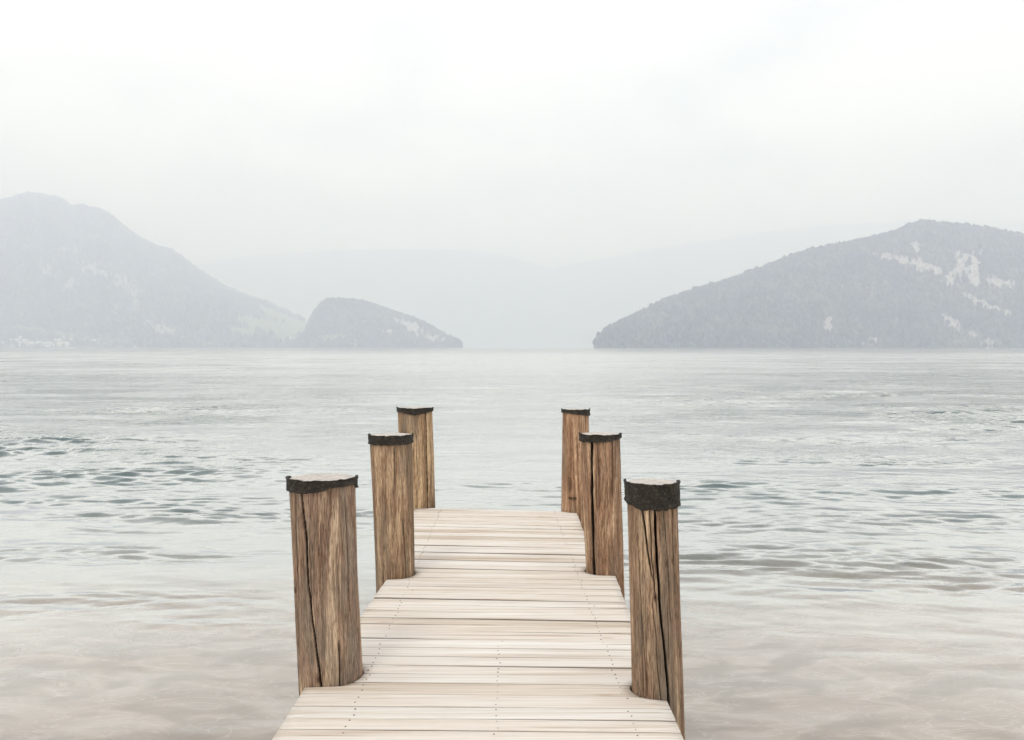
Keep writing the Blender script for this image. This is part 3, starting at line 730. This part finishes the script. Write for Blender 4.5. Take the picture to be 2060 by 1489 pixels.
post(1180, 1254, 1157, 1168, 1247, 0.975, PM('brown_post_wood_e', 8.8, (0.48, 0.34, 0.23), (0.28, 0.165, 0.105), (0.26, 0.18, 0.125)),
     [(-46, -32, -0.2, 1.05, 0.010, 0.06), (28, 32, 0.6, 1.0, 0.003, 0.015), (62, 62, -0.2, 0.5, 0.0025, 0.012)],
     (1.5, [(-180, 0.03), (-90, 0.040), (-50, 0.042), (0, 0.038), (25, 0.032), (60, 0.018), (90, 0.012), (180, 0.03)]),
     'middle post of the right row, split by a wide open crack', 59)
post(1129, 1187, 1031, 1131.5, 1184.5, 0.985, PM('brown_post_wood_f', 11.9, (0.44, 0.29, 0.19), (0.30, 0.175, 0.11), (0.24, 0.185, 0.125)),
     [(46, 44, 0.3, 1.0, 0.004, 0.02), (20, 22, 0.5, 0.95, 0.002, 0.01)],
     (1.0, [(-180, 0.04), (-90, 0.020), (-30, 0.024), (20, 0.036), (50, 0.05), (80, 0.05), (90, 0.045), (180, 0.04)]),
     'far right post at the pier end, with a small burnt mark near its foot', 67, stamp=True)

# ------------------------------------------------------------------ pier
pier = empty('wooden_pier', (0, 0, DECK))
tag(pier, 'pale plank pier running out over the lake between six posts', 'pier')
def XL(v):
    if v < 4.2: return -0.98
    if v < 6.1: return np.interp(v, [4.2, 5.17, 6.02], [-0.94, -0.904, -0.862])
    return -0.963
def XR(v):
    if v < 3.95: return 0.705
    if v < 6.15: return np.interp(v, [3.95, 5.4, 6.15], [0.708, 0.713, 0.724])
    return 0.626
def skew(v): return 0.028 + 0.0205 * max(min(v, 9) - 3.94, -1.2)
def cut(v, side):
    x = XL(v) if side < 0 else XR(v)
    for (xc, yc, r) in POSTS:
        if (xc < 0) != (side < 0): continue
        vc = yc + skew(yc) * xc; g = r + 0.012
        if abs(v - vc) < g:
            e = math.sqrt(g * g - (v - vc) ** 2)
            x = max(x, xc + e) if side < 0 else min(x, xc - e)
    return x
v = -2.2; planks = []; END = 8.57
prng = random.Random(12)
while v < END - 0.05:
    wd = prng.choice((0.118, 0.122, 0.13, 0.138, 0.112)); gap = prng.choice((0.003, 0.004, 0.005, 0.010, 0.013, 0.0035, 0.007))
    v1 = min(v + wd, END)
    planks.append((v, v1 - gap)); v = v1
NAIL_POS = []
for (v0, v1) in planks:
    nv = 9
    zt = prng.uniform(-0.0022, 0.0022); til = prng.uniform(-0.003, 0.003); yaw = prng.uniform(-0.0015, 0.0015)
    jl, jr = prng.uniform(-0.003, 0.003), prng.uniform(-0.003, 0.003)
    prof = [(0.0, -0.0035), (0.03, -0.0008), (0.08, 0.0)]
    ss = [0.0, 0.03, 0.08, 0.2, 0.35, 0.5, 0.65, 0.8, 0.92, 0.97, 1.0]
    nx = 26
    V = []; SD = []
    wav = prng.uniform(0, 50)
    yc = (v0 + v1) / 2
    for layer in (0, 1):
        for s in ss:
            vv = v0 + (v1 - v0) * s
            xl, xr = cut(vv, -1) + jl, cut(vv, 1) + jr
            ed = min(s, 1 - s); zoff = -0.0045 * (1 - min(1, ed / 0.07)) ** 2
            for i in range(nx):
                x = xl + (xr - xl) * i / (nx - 1.0)
                y = vv + yaw * x - skew(vv) * x + (0.0016 * (float(vnoise(x * 1.7, wav, 2)) - 0.5) if ed < 0.02 else 0)
                z = zt + til * x + 0.002 * (float(vnoise(x * 1.1 + wav, 3.3, 5)) - 0.5) * 2 + zoff if layer == 0 else -0.036
                if i in (0, nx - 1) and layer == 0: z -= 0.002
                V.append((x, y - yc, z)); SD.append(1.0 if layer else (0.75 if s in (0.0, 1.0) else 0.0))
    ns = len(ss); F = []
    for a in range(ns - 1):
        for i in range(nx - 1):
            q = a * nx + i
            F.append((q, q + 1, q + nx + 1, q + nx)); q2 = q + ns * nx
            F.append((q2, q2 + nx, q2 + nx + 1, q2 + 1))
    for i in range(nx - 1):
        q = i; F.append((q, q + ns * nx, q + 1 + ns * nx, q + 1)); q = (ns - 1) * nx + i
        F.append((q, q + 1, q + 1 + ns * nx, q + ns * nx))
    for a in range(ns - 1):
        q = a * nx; F.append((q, q + nx, q + nx + ns * nx, q + ns * nx)); q = a * nx + nx - 1
        F.append((q, q + ns * nx, q + nx + ns * nx, q + nx))
    o = mesh_obj('plank', V, F, M_PLANK, pier, False, {'side': SD}); o.location = (0, yc, 0)
    for rx in (-0.70, -0.07, None):
        if rx == -0.07 and v0 > 4.65: continue
        rxx = rx if rx is not None else np.interp(yc, [3.8, 6.7, 8.4], [0.515, 0.455, 0.42])
        for fr_ in (0.24, 0.74):
            x = rxx + prng.gauss(0, 0.006)
            if prng.random() < 0.06: continue
            if prng.random() < 0.05: x += prng.uniform(-0.07, 0.07)
            if abs(x - XL(yc)) < 0.05: continue
            y = v0 + (v1 - v0) * (fr_ + prng.uniform(-0.06, 0.06)) - skew(yc) * x
            NAIL_POS.append((x, y, zt + til * x))
def nail_vf(x=0, y=0, z=0, r=0.0042):
    n = 10; V = [(x, y, z + 0.0016)] + [(x + r * 0.7 * math.cos(i * 6.2832 / n), y + r * 0.7 * math.sin(i * 6.2832 / n), z + 0.0015) for i in range(n)] + [(x + r * math.cos(i * 6.2832 / n), y + r * math.sin(i * 6.2832 / n), z + 0.0002) for i in range(n)] + [(x + r * math.cos(i * 6.2832 / n), y + r * math.sin(i * 6.2832 / n), z - 0.006) for i in range(n)]
    F = [(0, 1 + i, 1 + (i + 1) % n) for i in range(n)]
    for k in range(2):
        F += [(1 + k * n + i, 1 + (k + 1) * n + i, 1 + (k + 1) * n + (i + 1) % n, 1 + k * n + (i + 1) % n) for i in range(n)]
    return V, F
vis = sorted([p for p in NAIL_POS if p[1] > 3.5], key=lambda p: p[1])
near, rest = vis[:99], vis[99:] + [p for p in NAIL_POS if p[1] <= 3.5]
v_, f_ = nail_vf(); nail0 = mesh_obj('screw', v_, f_, M_NAIL, pier); nail0.location = near[0]
for p in near[1:]:
    c = nail0.copy(); COL.objects.link(c); c.parent = pier; c.location = p
v_, f_ = join_vf([nail_vf(*p) for p in rest]); o = mesh_obj('screws', v_, f_, M_NAIL, pier); tag(o, kind='stuff')
for x in (-0.72, -0.07, 0.50):
    xe = 0.42 if x > 0 else x
    V, F = [], []
    for y, xx in ((-2.1, x), (3.9, x), (6.4, x - (0.05 if x > 0 else 0)), (8.35, xe)):
        V += [(xx - 0.05, y, -0.2), (xx + 0.05, y, -0.2), (xx + 0.05, y, -0.042), (xx - 0.05, y, -0.042)]
    for k in range(3):
        for j in range(4): F.append((k * 4 + j, k * 4 + (j + 1) % 4, (k + 1) * 4 + (j + 1) % 4, (k + 1) * 4 + j))
    F += [(3, 2, 1, 0), (12, 13, 14, 15)]
    mesh_obj('stringer', V, F, M_BEAM, pier)
for y, a, b_ in ((0.6, -0.9, 0.65), (4.55, -0.84, 0.62), (6.45, -0.80, 0.60), (8.30, -0.85, 0.55)):
    v_, f_ = box_vf(a, b_, y - 0.06, y + 0.06, -0.36, -0.203); mesh_obj('crossbeam', v_, f_, M_BEAM, pier)

# ------------------------------------------------------------------ haze
v_, f_ = box_vf(-22500, 22500, -22500, 22500, -3.2, 2900)
hz = mesh_obj('haze', v_, f_, None)
m = bpy.data.materials.new('thin_haze'); m.use_nodes = True; t = m.node_tree; t.nodes.clear()
out = N(t, 'ShaderNodeOutputMaterial'); pv = N(t, 'ShaderNodeVolumePrincipled')
pv.inputs['Color'].default_value = (0.79, 0.83, 1.0, 1); pv.inputs['Absorption Color'].default_value = (0.84, 0.92, 1, 1); pv.inputs['Density'].default_value = 0.00023; pv.inputs['Anisotropy'].default_value = 0.1
t.links.new(pv.outputs[0], out.inputs['Volume']); hz.data.materials.append(m)
tag(hz, kind='stuff', label='pale haze over the whole lake', cat='haze')
